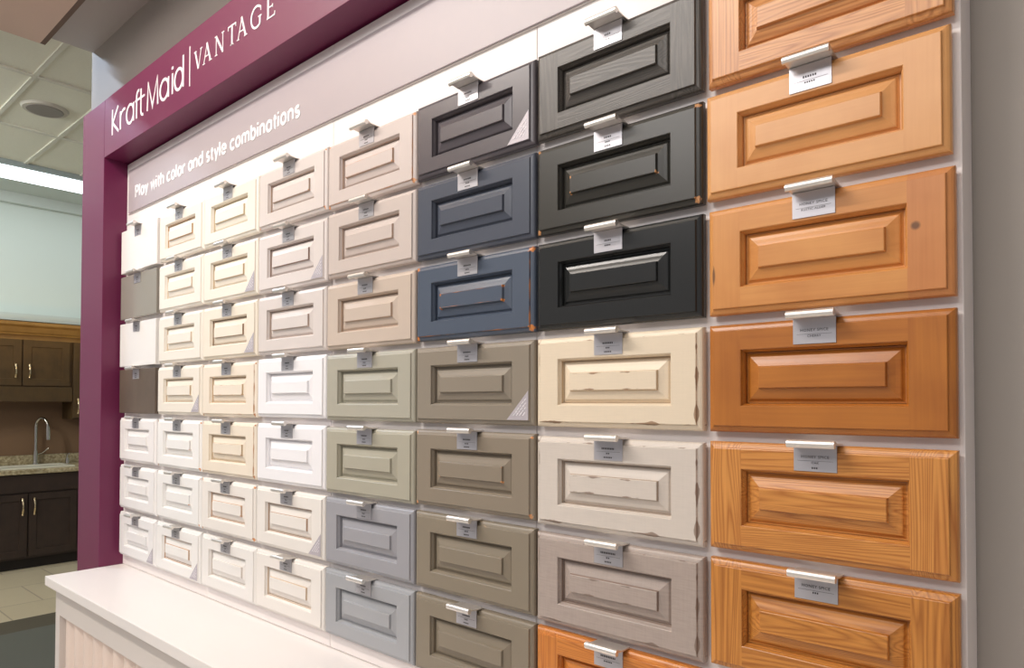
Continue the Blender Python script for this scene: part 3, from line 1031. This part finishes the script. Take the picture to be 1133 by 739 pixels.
# rightmost column
D(7, 0, 'light golden oak drawer front at the top right, cut off by the frame', wood='oak0', plate=(HS, 'OAK'))
D(7, 1, 'pale honey maple drawer front, second in the rightmost column', wood='maple', plate=(0.018, 0.014))
D(7, 2, 'knotty honey alder drawer front with dark knot and crack', wood='alder', plate=(HS, 'RUSTIC ALDER'))
D(7, 3, 'deep reddish cherry drawer front', wood='cherry', plate=(HS, 'CHERRY'))
D(7, 4, 'orange oak drawer front directly below the cherry one', wood='oak4', plate=(HS, 'OAK', 0.008))
D(7, 5, 'amber oak drawer front at the bottom of the rightmost column', wood='oak5', plate=(HS, 0.008))

DZ = {(7, 1): 0.002, (3, 3): 0.003, (4, 4): -0.003, (6, 4): -0.003, (6, 5): -0.003, (0, 3): 0.003, (0, 1): 0.002, (1, 1): 0.002, (1, 3): 0.002, (3, 1): -0.003, (4, 2): -0.002, (4, 0): -0.003, (6, 0): 0.002}
DX = {(7, 1): -0.003, (0, 6): 0.006, (0, 5): 0.004, (2, 6): 0.005, (4, 0): 0.002, (4, 1): 0.002, (1, 3): -0.002, (0, 2): -0.003, (0, 3): -0.002}

STK, STT = None, None
for (c, r), s in F.items():
    w = WID[c]
    h = HH
    x0 = c * PITCH + XOFF[c] + DX.get((c, r), 0)
    zt = -r * VP + DZ.get((c, r), 0)
    t = thing('drawer_front', (x0 + w / 2, 0.0, zt - h), s['label'], 'drawer front', GR[c])
    if 'wood' in s:
        V, Hm = WOODS[s['wood']]
        if s.get('slab'):
            obj('panel', slab_mesh(w, h), Hm if s['wood'] != 'brownslab' else V, t)
        else:
            a = w / 2 - SX
            for sg in (-1, 1):
                bm = frame_mesh(w, h)
                clip(bm, (sg * a, 0, 0), (-sg, 0, 0))
                Vs = WOODS['alder_stile'][0] if s['wood'] == 'alder' and sg > 0 else V
                o = obj('stile', bm, [Vs, Vs], t)
                if Vs is not V:
                    o['label'] = 'pinker upright board with a dark knot'
            for sg in (1, -1):
                bm = frame_mesh(w, h)
                clip(bm, (a, 0, 0), (1, 0, 0))
                clip(bm, (-a, 0, 0), (-1, 0, 0))
                clip(bm, (0, 0, h / 2), (0, 0, -sg))
                obj('rail', bm, [Hm, Hm], t)
            obj('raised_panel', panel_mesh(w, h), [Hm, Hm], t)
    else:
        nm = 'finish_' + str(len(bpy.data.materials))
        kw = dict(rough=s.get('rough', 0.42), corner=s.get('corner', 0), edge=s.get('edge', 0), brushed=s.get('brushed', 0))
        if 'wear' in s:
            kw['wear'] = s['wear']
        P_ = paint('painted_finish', s['rgb'], w, h, **kw)
        gl = plain('groove_glaze', tuple(a * 0.7 + b * 0.3 for a, b in zip(s['glaze'], s['rgb'])), 0.5) if 'glaze' in s else P_
        if s.get('slab'):
            obj('panel', slab_mesh(w, h), P_, t)
        else:
            obj('frame', frame_mesh(w, h), [P_, gl], t)
            obj('raised_panel', panel_mesh(w, h), [P_, gl], t)
    # name plate + pull
    px = -0.004
    pl = bpy.data.objects.new('name_plate', PLATE)
    COL.objects.link(pl)
    pl.parent = t
    pl.location = (px, 0.0, h)
    pl['label'] = 'silver name plate'
    lines = s.get('plate', (0.020, 0.010, 0.014))
    obj('lettering', printing(lines), M_ink, pl)
    pu = bpy.data.objects.new('pull', PULL)
    COL.objects.link(pu)
    pu.parent = t
    pu.location = (px + 0.0015, 0.0, h + 0.0006)
    pu['label'] = 'brushed nickel tab pull'
    if s.get('sticker'):
        if STK is None:
            o = obj('corner_sticker', sticker_mesh(), M_sticker, t)
            STK = o.data
            q = obj('lettering', sticker_text(), M_stickertext, o)
            STT = q.data
        else:
            o = bpy.data.objects.new('corner_sticker', STK)
            COL.objects.link(o)
            o.parent = t
            q = bpy.data.objects.new('lettering', STT)
            COL.objects.link(q)
            q.parent = o
        o['label'] = 'pale triangular corner sticker'
        o.location = (w / 2 - 0.0100, 0.0, 0.0100)
